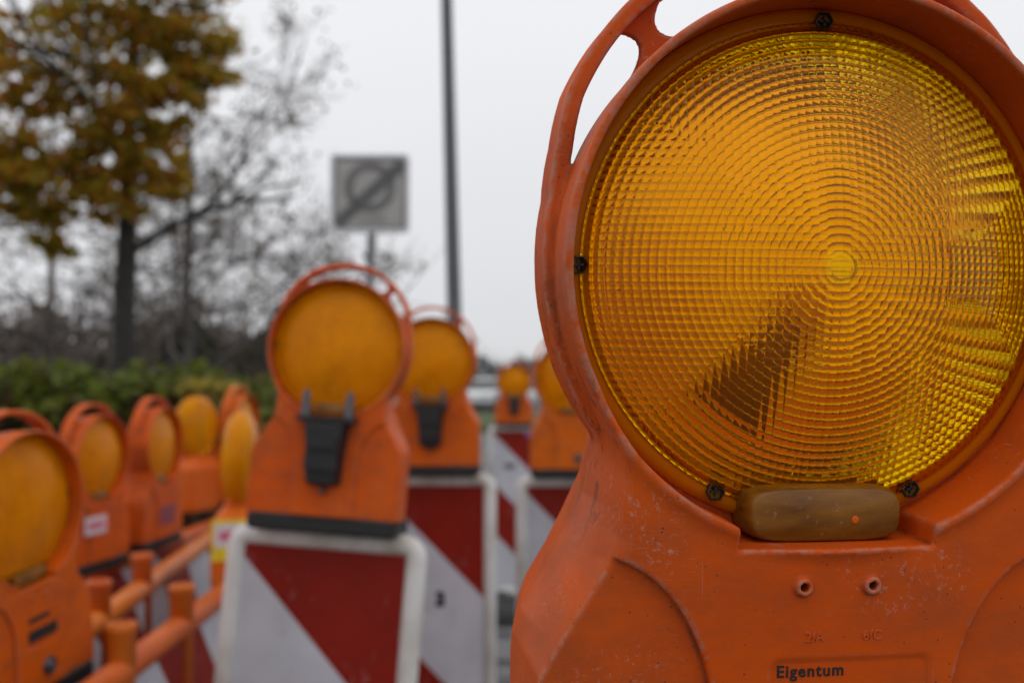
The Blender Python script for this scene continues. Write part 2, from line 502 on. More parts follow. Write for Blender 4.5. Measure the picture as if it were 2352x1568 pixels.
def text_mesh(name, body, size, mat, extrude=.0002, bold=0.0, space=1.0):
    cu = bpy.data.curves.new(name, 'FONT')
    cu.body, cu.size, cu.extrude, cu.offset = body, size, extrude, bold
    cu.space_character = space
    tmp = link(bpy.data.objects.new(name, cu))
    dg = bpy.context.evaluated_depsgraph_get()
    me = bpy.data.meshes.new_from_object(tmp.evaluated_get(dg))
    bpy.data.objects.remove(tmp); bpy.data.curves.remove(cu)
    me.name = name; me.materials.clear(); me.materials.append(mat)
    return me

ME = {}
ME['housing'] = housing_mesh(1.0, 'housing', M['orange'])
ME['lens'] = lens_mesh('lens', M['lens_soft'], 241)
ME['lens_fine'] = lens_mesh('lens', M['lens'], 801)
def hexagon(r, y, rot=0): return [(r * math.cos(R(60 * k + rot)), y, r * math.sin(R(60 * k + rot))) for k in range(6)]
mb = MB()
mb.loft([hexagon(.0039, .004), hexagon(.0039, -.0006), hexagon(.0032, -.0008), hexagon(.0032, .002)], cap=True)
cr = MB()
for hx, hz_ in ((.0019, .0004), (.0004, .0019)):
    cr.box(-hx, hx, -.0004, .003, -hz_, hz_)
ME['screw'] = mb.mesh('screw', simple('dark_brown_plastic', (.022, .013, .008), .6, .3, 200))
ME['screw_slot'] = cr.mesh('screw_slot', M['black'])
# sensor cap: a pillow shaped box
def pillow(hx, hz, d, n=28, m=10):
    b = MB(); rings = []
    for i in range(m + 1):
        t = i / m * math.pi / 2
        k = math.cos(t) ** .35 if i < m else .02
        rings.append([(math.copysign(abs(math.cos(a)) ** .42, math.cos(a)) * hx * (k * .2 + .8 if i < m else .02) * (1 if i < m else 1),
                       -math.sin(t) ** .8 * d,
                       math.copysign(abs(math.sin(a)) ** .5, math.sin(a)) * hz * (k * .35 + .65 if i < m else .02)) for a in [2 * math.pi * j / n for j in range(n)]])
    return b.loft([[(x, .006, z) for x, y, z in rings[0]]] + rings)
ME['sensor_cap'] = pillow(.0340, .0112, .0150).mesh('sensor_cap', M['cap'], True)
ME['sensor_eye'] = MB().lathe([(.0016, -.0006), (.0016, .0004), (.0009, .0005)], 12, 'y').mesh('sensor_eye', M['orange_soft'], True)
ME['gasket'] = MB().box(-.113, .113, -.0515, .0515, 0, .0265, .004).mesh('base_gasket', M['black'])
hb = MB()
hb.lathe([(.016, -.056), (.011, -.03), (.006, -.008), (.004, 0)], 20, 'z')
ME['lamp_holder'] = hb.mesh('lamp_holder', M['holder_dark'], True)
ME['pale_holder'] = hb.mesh('lamp_holder', simple('amber_lamp_holder', (.35, .17, .03), .5, .3, 40), True)
M['bulb_yellow'] = simple('yellow_bulb_cap', (.95, .68, .04), .3, .1, 30)
ME['bulb'] = MB().lathe([(.004, 0), (.011, .004), (.013, .012), (.009, .022), (.001, .026)], 20, 'z').mesh('bulb', M['bulb_yellow'], True)
ME['lining'] = MB().lathe([(.0938, -.005), (.0938, .0265), (.0922, .0265), (.0922, -.005), (.0938, -.005)], 64, 'y', (0, 0, 0), False).mesh('added_reflector_lining', M['bulb'], True)  # pale lining added to bounce light and brighten the lens from inside
ME['lock'] = MB().lathe([(.0125, -.002), (.0125, .0035), (.010, .005), (.010, .003), (.0065, .003), (.0065, .006), (.002, .0065)], 24, 'y').mesh('lock', M['dark_metal'], True)
# black locking bracket
lk = MB()
lk.loft([[(x, y, z) for x, y in ((-w_, -.004), (-w_ + .006, -dp), (w_ - .006, -dp), (w_, -.004))] for w_, dp, z in
         ((.020, .016, -.206), (.027, .026, -.201), (.030, .030, -.150), (.034, .030, -.118), (.034, .022, -.112))])
lk.box(-.045, .045, -.026, -.001, -.112, -.105)
lk.box(-.020, .020, -.033, -.024, -.150, -.135)
lk.box(-.024, .024, -.032, -.024, -.182, -.160)
ME['locking_bracket'] = lk.mesh('locking_bracket', M['black'])
pg = MB()
if True:
    pg.loft([[(a, b, z) for a, b in ((-wd, -.018), (wd, -.018), (wd, -.012), (-wd, -.012))] for z, wd in ((-.106, .0065), (-.088, .006), (-.070, .0045), (-.066, .002))])
ME['prong'] = pg.mesh('prong', M['dark_metal'])
ME['pin'] = MB().lathe([(.006, 0), (.005, .004), (.004, .010), (.002, .011)], 12, 'y').mesh('pin', M['dark_metal'], True)
ME['owner_lettering'] = text_mesh('owner_lettering', 'Eigentum', .0064, M['ink'], .00015, .00011, 1.14)
ME['emb_a'] = text_mesh('embossed_lettering', '2/A', .0052, M['orange'], .0004)
ME['emb_c'] = text_mesh('embossed_lettering', '6/C', .0052, M['orange'], .0004)

def make_lamp(label, loc, rot, kind='plain', front='cap', group=None, sharp=False):
    t = thing('warning_lamp', label, 'warning lamp', loc, rot, group)
    ho = obj('housing', ME['housing'], t)
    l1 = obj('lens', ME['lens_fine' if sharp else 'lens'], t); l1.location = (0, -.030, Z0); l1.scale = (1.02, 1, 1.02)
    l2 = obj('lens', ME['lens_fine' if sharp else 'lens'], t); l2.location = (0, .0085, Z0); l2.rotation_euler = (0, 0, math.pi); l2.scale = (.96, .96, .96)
    obj('base_gasket', ME['gasket'], t)
    obj('added_reflector_lining', ME['lining'], t).location = (0, 0, Z0)
    lh = obj('lamp_holder', ME['lamp_holder' if sharp else 'pale_holder'], t); lh.location = (.001, -.014, Z0 - .017)
    lh.rotation_euler = (0, R(36), 0)
    bu = obj('bulb', ME['bulb'], t); bu.location = (.001, -.012, Z0 - .030)
    for ang in (0, 90, 180, 270 - 25, 270 + 25):
        s_ = obj('screw', ME['screw'], t)
        s_.location = (.0965 * math.cos(R(ang)), -.0330, Z0 + .0965 * math.sin(R(ang)))
        if sharp:
            q = obj('screw_slot', ME['screw_slot'], s_)
    c = obj('sensor_cap', ME['sensor_cap'], t); c.location = (0, -.030, Z0 - .0950); c.scale = (.94, 1, 1)
    if sharp:
        e = obj('sensor_eye', ME['sensor_eye'], c); e.location = (.012, -.0148, -.002)
        x = obj('owner_lettering', ME['owner_lettering'], t); x.rotation_euler = (R(90), 0, 0); x.location = (-.0232, -.0533, Z0 - .1541)
        for nm, uu in (('emb_a', -.0125), ('emb_c', .0105)):
            x = obj('embossed_lettering', ME[nm], t); x.rotation_euler = (R(90), 0, 0); x.location = (uu, -.0541, Z0 - .1405)
    if front == 'bracket':
        b = obj('locking_bracket', ME['locking_bracket'], t); b.location = (0, -.052, Z0)
        for sx in (-1, 1):
            q = obj('prong', ME['prong'], b); q.location = (sx * .033, 0, 0)
        p_ = obj('pin', ME['pin'], b); p_.location = (0, -.002, -.214)
    elif front == 'lock':
        b = obj('lock', ME['lock'], t); b.location = (.012, -.054, Z0 - .222)
    return t

def lamp_rot(yaw, tilt=0, roll=0):
    return (Matrix.Rotation(R(yaw), 3, 'Z') @ Matrix.Rotation(R(tilt), 3, 'X') @ Matrix.Rotation(R(roll), 3, 'Y'))

# ------------------------------------------------------------------ red and white beacon boards
def stripe_material(name, half_w, hperiod, flip=1, axis='X'):
    m = NM(name)
    c = m.coord(); sp = m.n('ShaderNodeSeparateXYZ'); m.l(c, sp.inputs[0])
    val = m.math('SUBTRACT', m.math('MULTIPLY', sp.outputs['Z'], -1.0), m.math('MULTIPLY_ADD', sp.outputs[axis], flip, half_w))
    k = m.math('MODULO', m.math('ADD', m.math('DIVIDE', val, 2 * hperiod), 10), 1.0)
    red = m.math('GREATER_THAN', k, .5)
    dirt = m.ramp(m.noise(7, 6, c, .6), [(.35, 1.0), (.8, .72)])
    base = m.mix(red, (.51, .51, .56), (.235, .012, .005))
    base = m.mix(1.0, base, dirt, 'MULTIPLY')
    sp2 = m.ramp(m.noise(40, 4, m.coord('Object', (1, 1, .4)), .6), [(.62, 0.0), (.72, 1.0)])
    base = m.mix(m.math('MULTIPLY', sp2, .28), base, (.35, .28, .26))
    spl = m.ramp(m.noise(26, 6, c, .72), [(.60, 0.0), (.70, 1.0)])
    base = m.mix(m.math('MULTIPLY', spl, .3), base, (.20, .15, .11))
    m.set(Base_Color=base, Roughness=.5, Specular_IOR_Level=.15)
    m.bump(m.noise(900, 1, c), .08, .0005)
    return m.m
BW, BH = .155, 1.0
M['stripe'] = stripe_material('retroreflective_stripes', BW + .016, .30)
fm = NM('dirty_white_plastic')
c_ = fm.coord()
fcol = fm.mix(fm.ramp(fm.noise(14, 6, fm.coord('Object', (1, 1, .35)), .65), [(.45, 0.0), (.78, 1.0)]), (.66, .65, .63), (.33, .27, .20))
fm.set(Base_Color=fcol, Roughness=.5); fm.bump(fm.noise(60, 4), .2, .001)
M['white_plastic'] = fm.m

fr = MB()
pts = []
hw, rr = BW - .016, .019
path = [(-hw, -BH)] + [(-hw, -rr - .012)] + [(-hw + rr - rr * math.cos(R(a)), -rr - .012 + rr * math.sin(R(a))) for a in (22, 45, 68, 90)] \
     + [(hw - rr + rr * math.sin(R(a)), -rr - .012 + rr * math.cos(R(a))) for a in (0, 22, 45, 68, 90)] + [(hw, -BH)]
fr.tube([(x, 0, z) for x, z in path], .0165, 10)
fr.tube([(-hw, 0, -BH), (hw, 0, -BH)], .0165, 10)
fr.box(-BW + .045, BW - .045, -.016, .016, -.020, 0, .004)
ME['frame'] = fr.mesh('frame', M['white_plastic'], True)
ME['sheet'] = MB().box(-hw + .012, hw - .012, -.008, .008, -BH + .012, -.022).mesh('reflective_sheet', M['stripe'])
ME['spigot'] = MB().box(-.03, .03, -.02, .02, -1.6, -BH - .012, .004).mesh('spigot', M['white_plastic'])
ME['print'] = text_mesh('printed_mark', '3', .046, M['ink'], .0006, .003)
ME['print_row'] = text_mesh('printed_mark', '033', .045, M['ink'], .0006, .002)
M['violet'] = simple('violet_sticker', (.16, .12, .38), .5, .2, 60)
ME['dot'] = MB().lathe([(.020, -.001), (.020, .0012), (.004, .0013)], 20, 'y').mesh('round_sticker', M['violet'])

def make_board(label, loc, rot, marks=(), stickers=()):
    t = thing('beacon_board', label, 'beacon board', loc, rot, 'red and white beacon boards under the lamps')
    obj('frame', ME['frame'], t); obj('reflective_sheet', ME['sheet'], t)
    sg = obj('spigot', ME['spigot'], t)
    for x, z, rz in marks:
        k = obj('printed_mark', ME['print_row' if rz == 0 else 'print'], t); k.location = (x, -.009, z); k.rotation_euler = (R(90), 0, 0)
    for x, z in stickers:
        k = obj('round_sticker', ME['dot'], t); k.location = (x, -.0085, z)
    return t
M['foot'] = simple('recycled_rubber', (.035, .034, .034), .8, .4, 50, 0, .5, .004)
M['foot_dusty'] = simple('dusty_recycled_rubber', (.13, .13, .135), .85, .35, 40, 0, .5, .004)
def make_foot(label, x, y, rz, mat='foot', z=0, s=1):
    t = thing('foot_plate', label, 'foot plate', (x, y, z), (0, 0, rz), 'rubber foot plates under the beacons')
    b = MB(); b.loft([[(sx * a, sy * b_, z_) for sx, sy in ((-1, -1), (1, -1), (1, 1), (-1, 1))] for a, b_, z_ in ((.2, .4, 0), (.2, .4, .07), (.18, .37, .115))])
    b.build('plate', M[mat], t, bevel=.012)
    for sy in (-1, 1):
        MB().tube([(-.06, sy * .25, .112), (-.06, sy * .25, .14), (.06, sy * .25, .14), (.06, sy * .25, .112)], .012, 8).build('carry_grip', M['dark_metal'], t, True)
    return t

# ---- foreground lamp (position solved from its five screws)
P1 = Vector((.120480, .393759, CAM_H + .043788))
R1 = lamp_rot(8.077, 3.951, .09)
base1 = P1 - R1 @ Vector((0, -.030, Z0))
make_lamp('large scratched orange lamp in sharp focus with a ribbed amber lens', base1, R1.to_euler(), front='cap', sharp=True, group='orange warning lamps')
bz1 = base1 - R1 @ Vector((0, 0, .001))

lamps = [
    # label, px, py, depth, yaw, tilt, roll, front, board?
    ('orange lamp with black locking bracket on the nearest striped board', 780, 801, 1.52, -5, -4, 3.8, 'bracket', 'nearest red and white board below the bracketed lamp', [], []),
    ('orange lamp with black bracket half behind the nearer bracketed lamp', 992, 829, 2.42, -3, 0, 0, 'bracket', 'red and white board with black print partly behind the nearest board', [(.008, -.315, 1)], []),
    ('smallest farthest orange lamp with black bracket between two nearer boards', 1181, 876, 6.15, 2, 0, .5, 'bracket', 'farthest red and white board with black print on its white stripe', [(-.055, -.26, 0)], [(.092, -.045)]),
    ('orange lamp with a round grey lock half hidden by the large lamp', 1315, 866, 2.76, 3, 0, 0, 'lock', 'red and white board cut off by the large lamp housing', [], []),
]
boards = []
for lab, px, py, d, yw, tl, rl, fr_, blab, mk, stk in lamps:
    Rm = lamp_rot(yw, tl, rl)
    b0 = at(px, py, d) - Rm @ Vector((0, -.030, Z0))
    make_lamp(lab, b0, Rm.to_euler(), front=fr_, group='orange warning lamps')
    t = make_board(blab, b0 - Rm @ Vector((0, 0, .0005)), Rm.to_euler(), mk, stk)
    e = b0 + Rm @ Vector((0, 0, -1.3))
    boards.append(e)
    make_foot('rubber foot plate holding the ' + blab.split(' and')[0] + ' striped board ' + ('at ' + lab.split(' ')[0]), e.x, e.y, R(yw))
t = make_board('red and white board carrying the large lamp in front', bz1, R1.to_euler())
e = bz1 + R1 @ Vector((0, 0, -1.3)); make_foot('black rubber foot plate under the large front lamp', e.x, e.y, R(8))

# ------------------------------------------------------------------ ground
gm = NM('worn_asphalt')
c_ = gm.coord()
gcol = gm.ramp(gm.noise(1.2, 8, c_, .6), [(.3, (.10, .10, .10)), (.7, (.17, .165, .16))])
gcol = gm.mix(gm.ramp(gm.noise(160, 3, c_), [(.4, 0.0), (.7, .5)]), gcol, (.16, .155, .15))
gm.set(Base_Color=gcol, Roughness=.85); gm.bump(gm.noise(200, 4, c_), .5, .004)
g = MB(); g.add([(-900, -200, 0), (900, -200, 0), (900, 1600, 0), (-900, 1600, 0)], [(0, 1, 2, 3)])
tag(g.build('ground', gm.m), kind='structure')
gr = NM('grass')
grc = gr.ramp(gr.noise(3, 8), [(.3, (.035, .06, .012)), (.7, (.08, .10, .03))])
gr.set(Base_Color=grc, Roughness=.9); gr.bump(gr.noise(40, 6), .8, .03)
v = MB(); v.box(-30, 30, 27, 40, .004, .12)
tag(v.build('grass_verge', gr.m), kind='structure')

# ------------------------------------------------------------------ plastic barrier fences on the left
M['fence_stripe'] = stripe_material('fence_stripes', 0.0, .22, 1, 'Y')
def make_fence(label, p0, p1, zr, stubs, post_r=.0205):
    """a fence whose top rail runs from p0 to p1 (x, y) at height zr"""
    d = Vector((p1[0] - p0[0], p1[1] - p0[1])); L = d.length
    t = thing('barrier_fence', label, 'barrier fence', (p0[0], p0[1], 0), (0, 0, math.atan2(d.y, d.x) - math.pi / 2), 'orange barrier fences side by side')
    MB().tube([(0, 0, zr - .022), (0, L, zr - .022)], .0205, 12).build('top_rail', M['rail_orange'], t, True)
    MB().box(-.011, .011, .02, L - .02, zr - .33, zr - .040, .003).build('striped_panel', M['fence_stripe'], t)
    MB().box(-.018, .018, 0, L, zr - .375, zr - .332, .006).build('middle_rail', M['rail_orange'], t)
    MB().box(-.018, .018, 0, L, .10, .15, .006).build('bottom_rail', M['rail_orange'], t)
    for y in stubs:
        b = MB()
        b.lathe([(post_r, -.36), (post_r, .034), (post_r + .002, .037), (post_r + .002, .046), (post_r - .003, .049), (post_r - .006, .049), (post_r - .007, .02)], 14, 'z', (0, y, zr))
        b.build('post_stub', M['rail_orange'], t, True)
    y = .10
    while y < L - .05:
        MB().box(-.011, .011, y - .016, y + .016, .151, zr - .376, .003).build('slat', M['rail_orange'], t)
        y += .13
    for y in (.25, L - .25):
        MB().box(-.05, .05, y - .045, y + .045, 0.0, .099, .008).build('foot_bracket', M['rail_orange'], t)
    return t
RZ = CAM_H - .40
make_fence('nearest orange plastic barrier fence with red and white panel ending behind the white framed board', (-.562, .80), (-.575, 2.62), RZ, (.66, .93))
make_fence('middle orange barrier fence carrying the lamp at the left edge', (-.655, .95), (-.835, 3.00), RZ, (.82, 1.09))
make_fence('rear orange barrier fence carrying the row of sideways lamps', (-1.07, 2.0), (-.93, 4.1), RZ - .055, (.42, 1.5))

# lamps standing on the fences, seen from the side
M['label_white'] = simple('white_sticker', (.62, .56, .60), .5, .1, 80)
M['label_pink'] = simple('pink_sticker_print', (.60, .12, .20), .5, .2, 120)
M['label_plum'] = simple('plum_sticker', (.22, .035, .05), .5, .3, 60)
M['yellow'] = simple('yellow_plastic', (.75, .55, .02), .5, .2, 40)
ME['label'] = MB().box(-.042, .042, -.0008, .0008, -.025, .025).mesh('sticker', M['label_white'])
ME['label_bar'] = MB().box(-.032, .032, -.0014, .0002, -.010, .009).mesh('sticker_print', M['label_pink'])
ME['label_dark'] = MB().box(-.046, .046, -.0008, .0008, -.026, .026).mesh('sticker', M['label_plum'])
ME['worn_print'] = MB().box(-.028, .028, -.0006, .0004, -.008, .008).mesh('worn_lettering', M['ink'])
def side_lamp(label, px, py, d, yaw, roll=0, tilt=0, front='lock'):
    Rm = lamp_rot(yaw, tilt, roll)
    b0 = at(px, py, d) - Rm @ Vector((0, -.030, Z0))
    return make_lamp(label, b0, Rm.to_euler(), front=front, group='orange warning lamps'), b0
t, b0 = side_lamp('orange lamp cut off at the left edge with dark worn lettering and round lock', 44, 1166, 1.36, 77, -6)
k = obj('worn_lettering', ME['worn_print'], t); k.location = (.004, -.0545, Z0 - .172)
k = obj('worn_lettering', ME['worn_print'], t); k.location = (-.002, -.0545, Z0 - .150); k.scale = (.7, 1, .4)
t, b0 = side_lamp('orange lamp turned sideways with a white and pink sticker on its body', 222, 1050, 2.46, 78, front='cap')
k = obj('sticker', ME['label'], t); k.location = (-.035, -.0548, Z0 - .160); k.scale = (1, 1, .85)
obj('sticker_print', ME['label_bar'], k)
t, b0 = side_lamp('orange lamp turned sideways with a plum sticker on its body', 364, 1022, 2.75, 84, front='cap')
k = obj('sticker', ME['label_dark'], t); k.location = (.01, -.0548, Z0 - .19)
t, b0 = side_lamp('far orange sideways lamp seen edge on above the hoodless amber lamp', 556, 975, 3.45, 84, front='cap')

# hoodless lamps: two bulging lenses on a plain orange box
M['amber_dome'] = lens_material('hazy_amber_lens', (1.0, .60, .008), (1.0, .43, .006), .45, False, .3, .3)
ME['dome'] = MB().lathe([(.1, 0), (.0985, .006), (.092, .014), (.08, .021), (.062, .027), (.04, .031), (.018, .033), (.001, .0333)], 48, 'y').mesh('lens_dome', M['amber_dome'], True)
hbx = MB()
hbx.loft([[(x * a, y * b_, z) for x, y in ((-1, -.7), (-.7, -1), (.7, -1), (1, -.7), (1, .7), (.7, 1), (-.7, 1), (-1, .7))] for a, b_, z in
          ((.082, .050, 0), (.085, .053, .02), (.085, .053, .135), (.070, .045, .155), (.045, .03, .172), (.045, .03, .18))])
ME['box_body'] = hbx.mesh('body', M['orange_soft'])
ME['dome_ring'] = MB().lathe([(.088, -.006), (.1025, -.006), (.1025, .006), (.088, .006), (.088, -.006)], 48, 'y', (0, 0, 0), False).mesh('clamp_ring', M['amber_dome'], True)
def hoodless(label, px, py, d, yaw, body_mat=None):
    Rm = lamp_rot(yaw)
    b0 = at(px, py, d) - Rm @ Vector((0, 0, .27))
    t = thing('hoodless_warning_lamp', label, 'warning lamp', b0, Rm.to_euler(), 'hoodless amber lamps on the fences')
    obj('body', ME['box_body'], t)
    a = obj('lens_dome', ME['dome'], t); a.location = (0, -.006, .27)
    a = obj('lens_dome', ME['dome'], t); a.location = (0, .006, .27); a.rotation_euler = (0, 0, math.pi)
    a = obj('clamp_ring', ME['dome_ring'], t); a.location = (0, 0, .27)
    MB().box(-.012, .012, -.012, .012, .10, .30).build('lamp_holder', M['holder_dark'], t)
    return t
hoodless('small hoodless amber lamp on an orange box behind the sideways lamps', 450, 980, 3.30, 68)
t = hoodless('nearer hoodless amber lamp with a pink and yellow base label beside the striped board', 553, 1052, 2.15, 99)
k = obj('sticker', ME['label'], t); k.location = (-.0862, .0, .118); k.rotation_euler = (0, 0, -math.pi / 2)
k.scale = (1, 1, .95)
k2 = obj('sticker_print', ME['label_bar'], k)
k2 = MB().box(-.05, .05, -.0006, .0006, -.034, .034).build('yellow_label', M['yellow'], t); k2.location = (-.0856, .0, .108); k2.rotation_euler = (0, 0, -math.pi / 2); k2.scale = (.95, 1, 1.25)

# ------------------------------------------------------------------ traffic sign and lamp post
def pole(mbx, x, y, z0, z1, r0, r1, lean=(0, 0), n=16):
    return mbx.tube([(x + lean[0] * f, y + lean[1] * f, z0 + (z1 - z0) * f) for f in (0, .25, .5, .75, 1)], [r0 + (r1 - r0) * f for f in (0, .25, .5, .75, 1)], n)
sc_ = at(850, 445, 8.0)
sx, sy, sz = sc_
t = thing('traffic_sign', 'grey square end of restriction zone sign on a thin pole', 'traffic sign', (sx - .10, sy + .05, 0))
M['sign_grey'] = simple('faded_sign_face', (.36, .35, .335), .6, .12, 5)
M['sign_ring'] = simple('faded_sign_ring', (.15, .147, .144), .55, .15, 8)
M['sign_dark'] = simple('sign_stripe', (.085, .083, .086), .55, .15, 8)
M['sign_edge'] = simple('sign_edge_aluminium', (.60, .60, .64), .55, .1, 10, 0)
pb = MB(); pole(pb, 0, 0, 0, sz + .25, .03, .03, (.13, 0)); pb.build('pole', M['grey_metal'], t, True)
H = .318
fb = MB()
ring0 = []
def rrect(hx, r, y, n=5):
    return [(sx_ * (hx - r) + r * math.cos(a), y, sz_ * (hx - r) + r * math.sin(a)) for sx_, sz_, a0 in ((1, 1, 0), (-1, 1, 90), (-1, -1, 180), (1, -1, 270)) for a in [R(a0 + 90 * i / n) for i in range(n + 1)]]
fb.loft([rrect(H, .04, 0), rrect(H, .04, -.022), rrect(H - .012, .035, -.026), rrect(H - .030, .018, -.024), rrect(H - .032, .016, -.012)])
face = fb.build('plate', M['sign_edge'], t); face.location = (.10, -.045, sz)
q = MB().box(-H + .034, H - .034, -.016, -.012, -H + .034, H - .034).build('sign_face', M['sign_grey'], t); q.location = (.10, -.045, sz)
bl = MB()
for a_, b_, c_, d_ in ((-.278, .278, .266, .276), (-.278, .278, -.276, -.266), (-.278, -.268, -.2655, .2655), (.268, .278, -.2655, .2655)):
    bl.box(a_, b_, -.0175, -.0162, c_, d_)
bl.build('border_line', M['sign_dark'], q)
rg = MB()
rg.loft([[(r_ * math.cos(a), y, .05 + r_ * math.sin(a)) for r_, y in ((.205, -.016), (.205, -.019), (.135, -.019), (.135, -.016))] for a in [2 * math.pi * i / 48 for i in range(48)]], False, True)
q2 = rg.build('ring', M['sign_ring'], q)
for off in (-.034, 0, .034):
    b = MB(); b.box(-.355, .355, -.0225, -.0195, off - .0115, off + .0115)
    o = b.build('diagonal_bar', M['sign_dark'], q); o.rotation_euler = (0, R(-43), 0)
o = obj('zone_lettering', text_mesh('zone_lettering', 'ZONE', .085, M['sign_ring'], .001), q); o.rotation_euler = (R(90), 0, 0); o.location = (-.105, -.0165, -.235)
for zc in (-.16, .16):
    b = MB(); b.box(.06, .14, -.046, .035, sz + zc - .02, sz + zc + .02, .004); b.build('pole_clamp', M['grey_metal'], t)

pl = at(1041, 740, 13.0)
t = thing('street_lamp', 'tall dark grey lamp post rising out of the picture', 'street lamp', (pl.x + .075, pl.y, 0))
b = MB(); pole(b, 0, 0, 0, 9.0, .105, .066, (-.24, 0)); b.build('post', M['grey_metal'], t, True)
b = MB(); b.box(-.5, .1, -.10, .10, 9.0, 9.09, .03); b.build('luminaire', M['grey_metal'], t)
b = MB(); b.lathe([(.13, 0), (.13, .9), (.10, .95)], 16); b.build('post_base', M['grey_metal'], t, True)

# ------------------------------------------------------------------ plants
def leaf_quads(C, size, rg, flat=.0, aspect=.75):
    """a folded leaf (two quads) at each centre, pointing anywhere"""
    n = len(C)
    a = rg.normal(size=(n, 3)); a /= np.linalg.norm(a, axis=1)[:, None]
    b = rg.normal(size=(n, 3)); b[:, 2] *= (1 - flat); b -= a * (a * b).sum(1)[:, None]; b /= np.linalg.norm(b, axis=1)[:, None]
    c = np.cross(a, b)
    s = (size * rg.uniform(.6, 1.3, n))[:, None]
    V = np.stack([C - a * s * .5, C + b * s * .5 * aspect + c * s * .14, C + a * s * .5, C - b * s * .5 * aspect + c * s * .14,
                  C + a * s * .1 + b * s * .62 * aspect + c * s * .1, C + a * s * .1 - b * s * .62 * aspect + c * s * .1], 1).reshape(-1, 3)
    i = np.arange(n)[:, None] * 6
    F4 = np.concatenate([i + np.array([0, 1, 4, 2]), i + np.array([0, 2, 5, 3])])
    return V, F4
def leaf_material(name, cols, trans=.35, rough=.6):
    m = NM(name)
    g = m.n('ShaderNodeNewGeometry')
    n = m.noise(1.4, 3, m.coord())
    f = m.math('ADD', m.math('MULTIPLY', g.outputs['Random Per Island'], .62), m.math('MULTIPLY_ADD', n, 1.1, -.36))
    col = m.ramp(f, [(i / (len(cols) - 1), c) for i, c in enumerate(cols)])
    m.set(Base_Color=col, Roughness=rough, Specular_IOR_Level=.25)
    tr = m.n('ShaderNodeBsdfTranslucent'); m.l(col, tr.inputs['Color'])
    mx = m.n('ShaderNodeMixShader'); mx.inputs[0].default_value = trans
    m.l(m.b.outputs[0], mx.inputs[1]); m.l(tr.outputs[0], mx.inputs[2]); m.l(mx.outputs[0], m.out.inputs['Surface'])
    return m.m
M['bark'] = simple('dark_bark', (.030, .027, .022), .9, .45, 8, 0, .6, .02)
M['pale_bark'] = simple('grey_bark', (.085, .075, .068), .9, .4, 8)
M['maple'] = leaf_material('autumn_maple_leaves', [(.09, .10, .014), (.23, .19, .018), (.42, .29, .018), (.40, .14, .02), (.60, .43, .035)], .6)
M['sparse'] = leaf_material('dry_brown_leaves', [(.07, .058, .04), (.13, .09, .05), (.10, .085, .05)], .4)
M['hedge'] = leaf_material('hedge_leaves', [(.03, .042, .009), (.07, .10, .014), (.16, .19, .022), (.08, .07, .022), (.18, .09, .035)], .4, .5)
M['dead'] = leaf_material('brown_hedge_leaves', [(.03, .018, .012), (.09, .045, .028), (.14, .07, .042), (.20, .065, .02)], .3)
M['yellow_leaf'] = leaf_material('yellow_leaves', [(.30, .24, .04), (.40, .33, .06), (.28, .16, .05)], .4)
M['wood'] = leaf_material('bare_woodland', [(.13, .112, .10), (.20, .17, .15), (.25, .215, .19)], .25)
M['evergreen'] = leaf_material('dark_evergreen', [(.022, .028, .018), (.035, .040, .024), (.05, .05, .03)], .2)

def grow(b, p, d, r, L, depth, rg, tips, spread=.7, up=.12, min_r=.006):
    """recursive branch; collects tubes in b and twig points in tips"""
    n = 4; pts = [p]; q = Vector(p); dd = Vector(d).normalized()
    for i in range(n):
        dd = (dd + Vector(rg.normal(size=3)) * .13 + Vector((0, 0, up * .3))).normalized()
        q = q + dd * (L / n); pts.append(q.copy())
    b.tube(pts, [max(min_r, r * (1 - .45 * i / n)) for i in range(n + 1)], 6 if r > .03 else 4, False)
    if depth <= 2: tips += [(tuple(x), depth) for x in pts[1:]]
    if depth == 0: return
    k = 3 if depth > 1 else 3
    for j in range(k):
        f = rg.uniform(.35, 1.0) if j else 1.0
        at_ = pts[min(n, max(1, int(round(f * n))))]
        ax = Vector(rg.normal(size=3)); nd = (dd + ax * spread * (.45 if j == 0 else 1) * .6 + Vector((0, 0, up))).normalized()
        grow(b, at_, nd, r * rg.uniform(.5, .68), L * rg.uniform(.6, .82), depth - 1, rg, tips, spread, up, min_r)

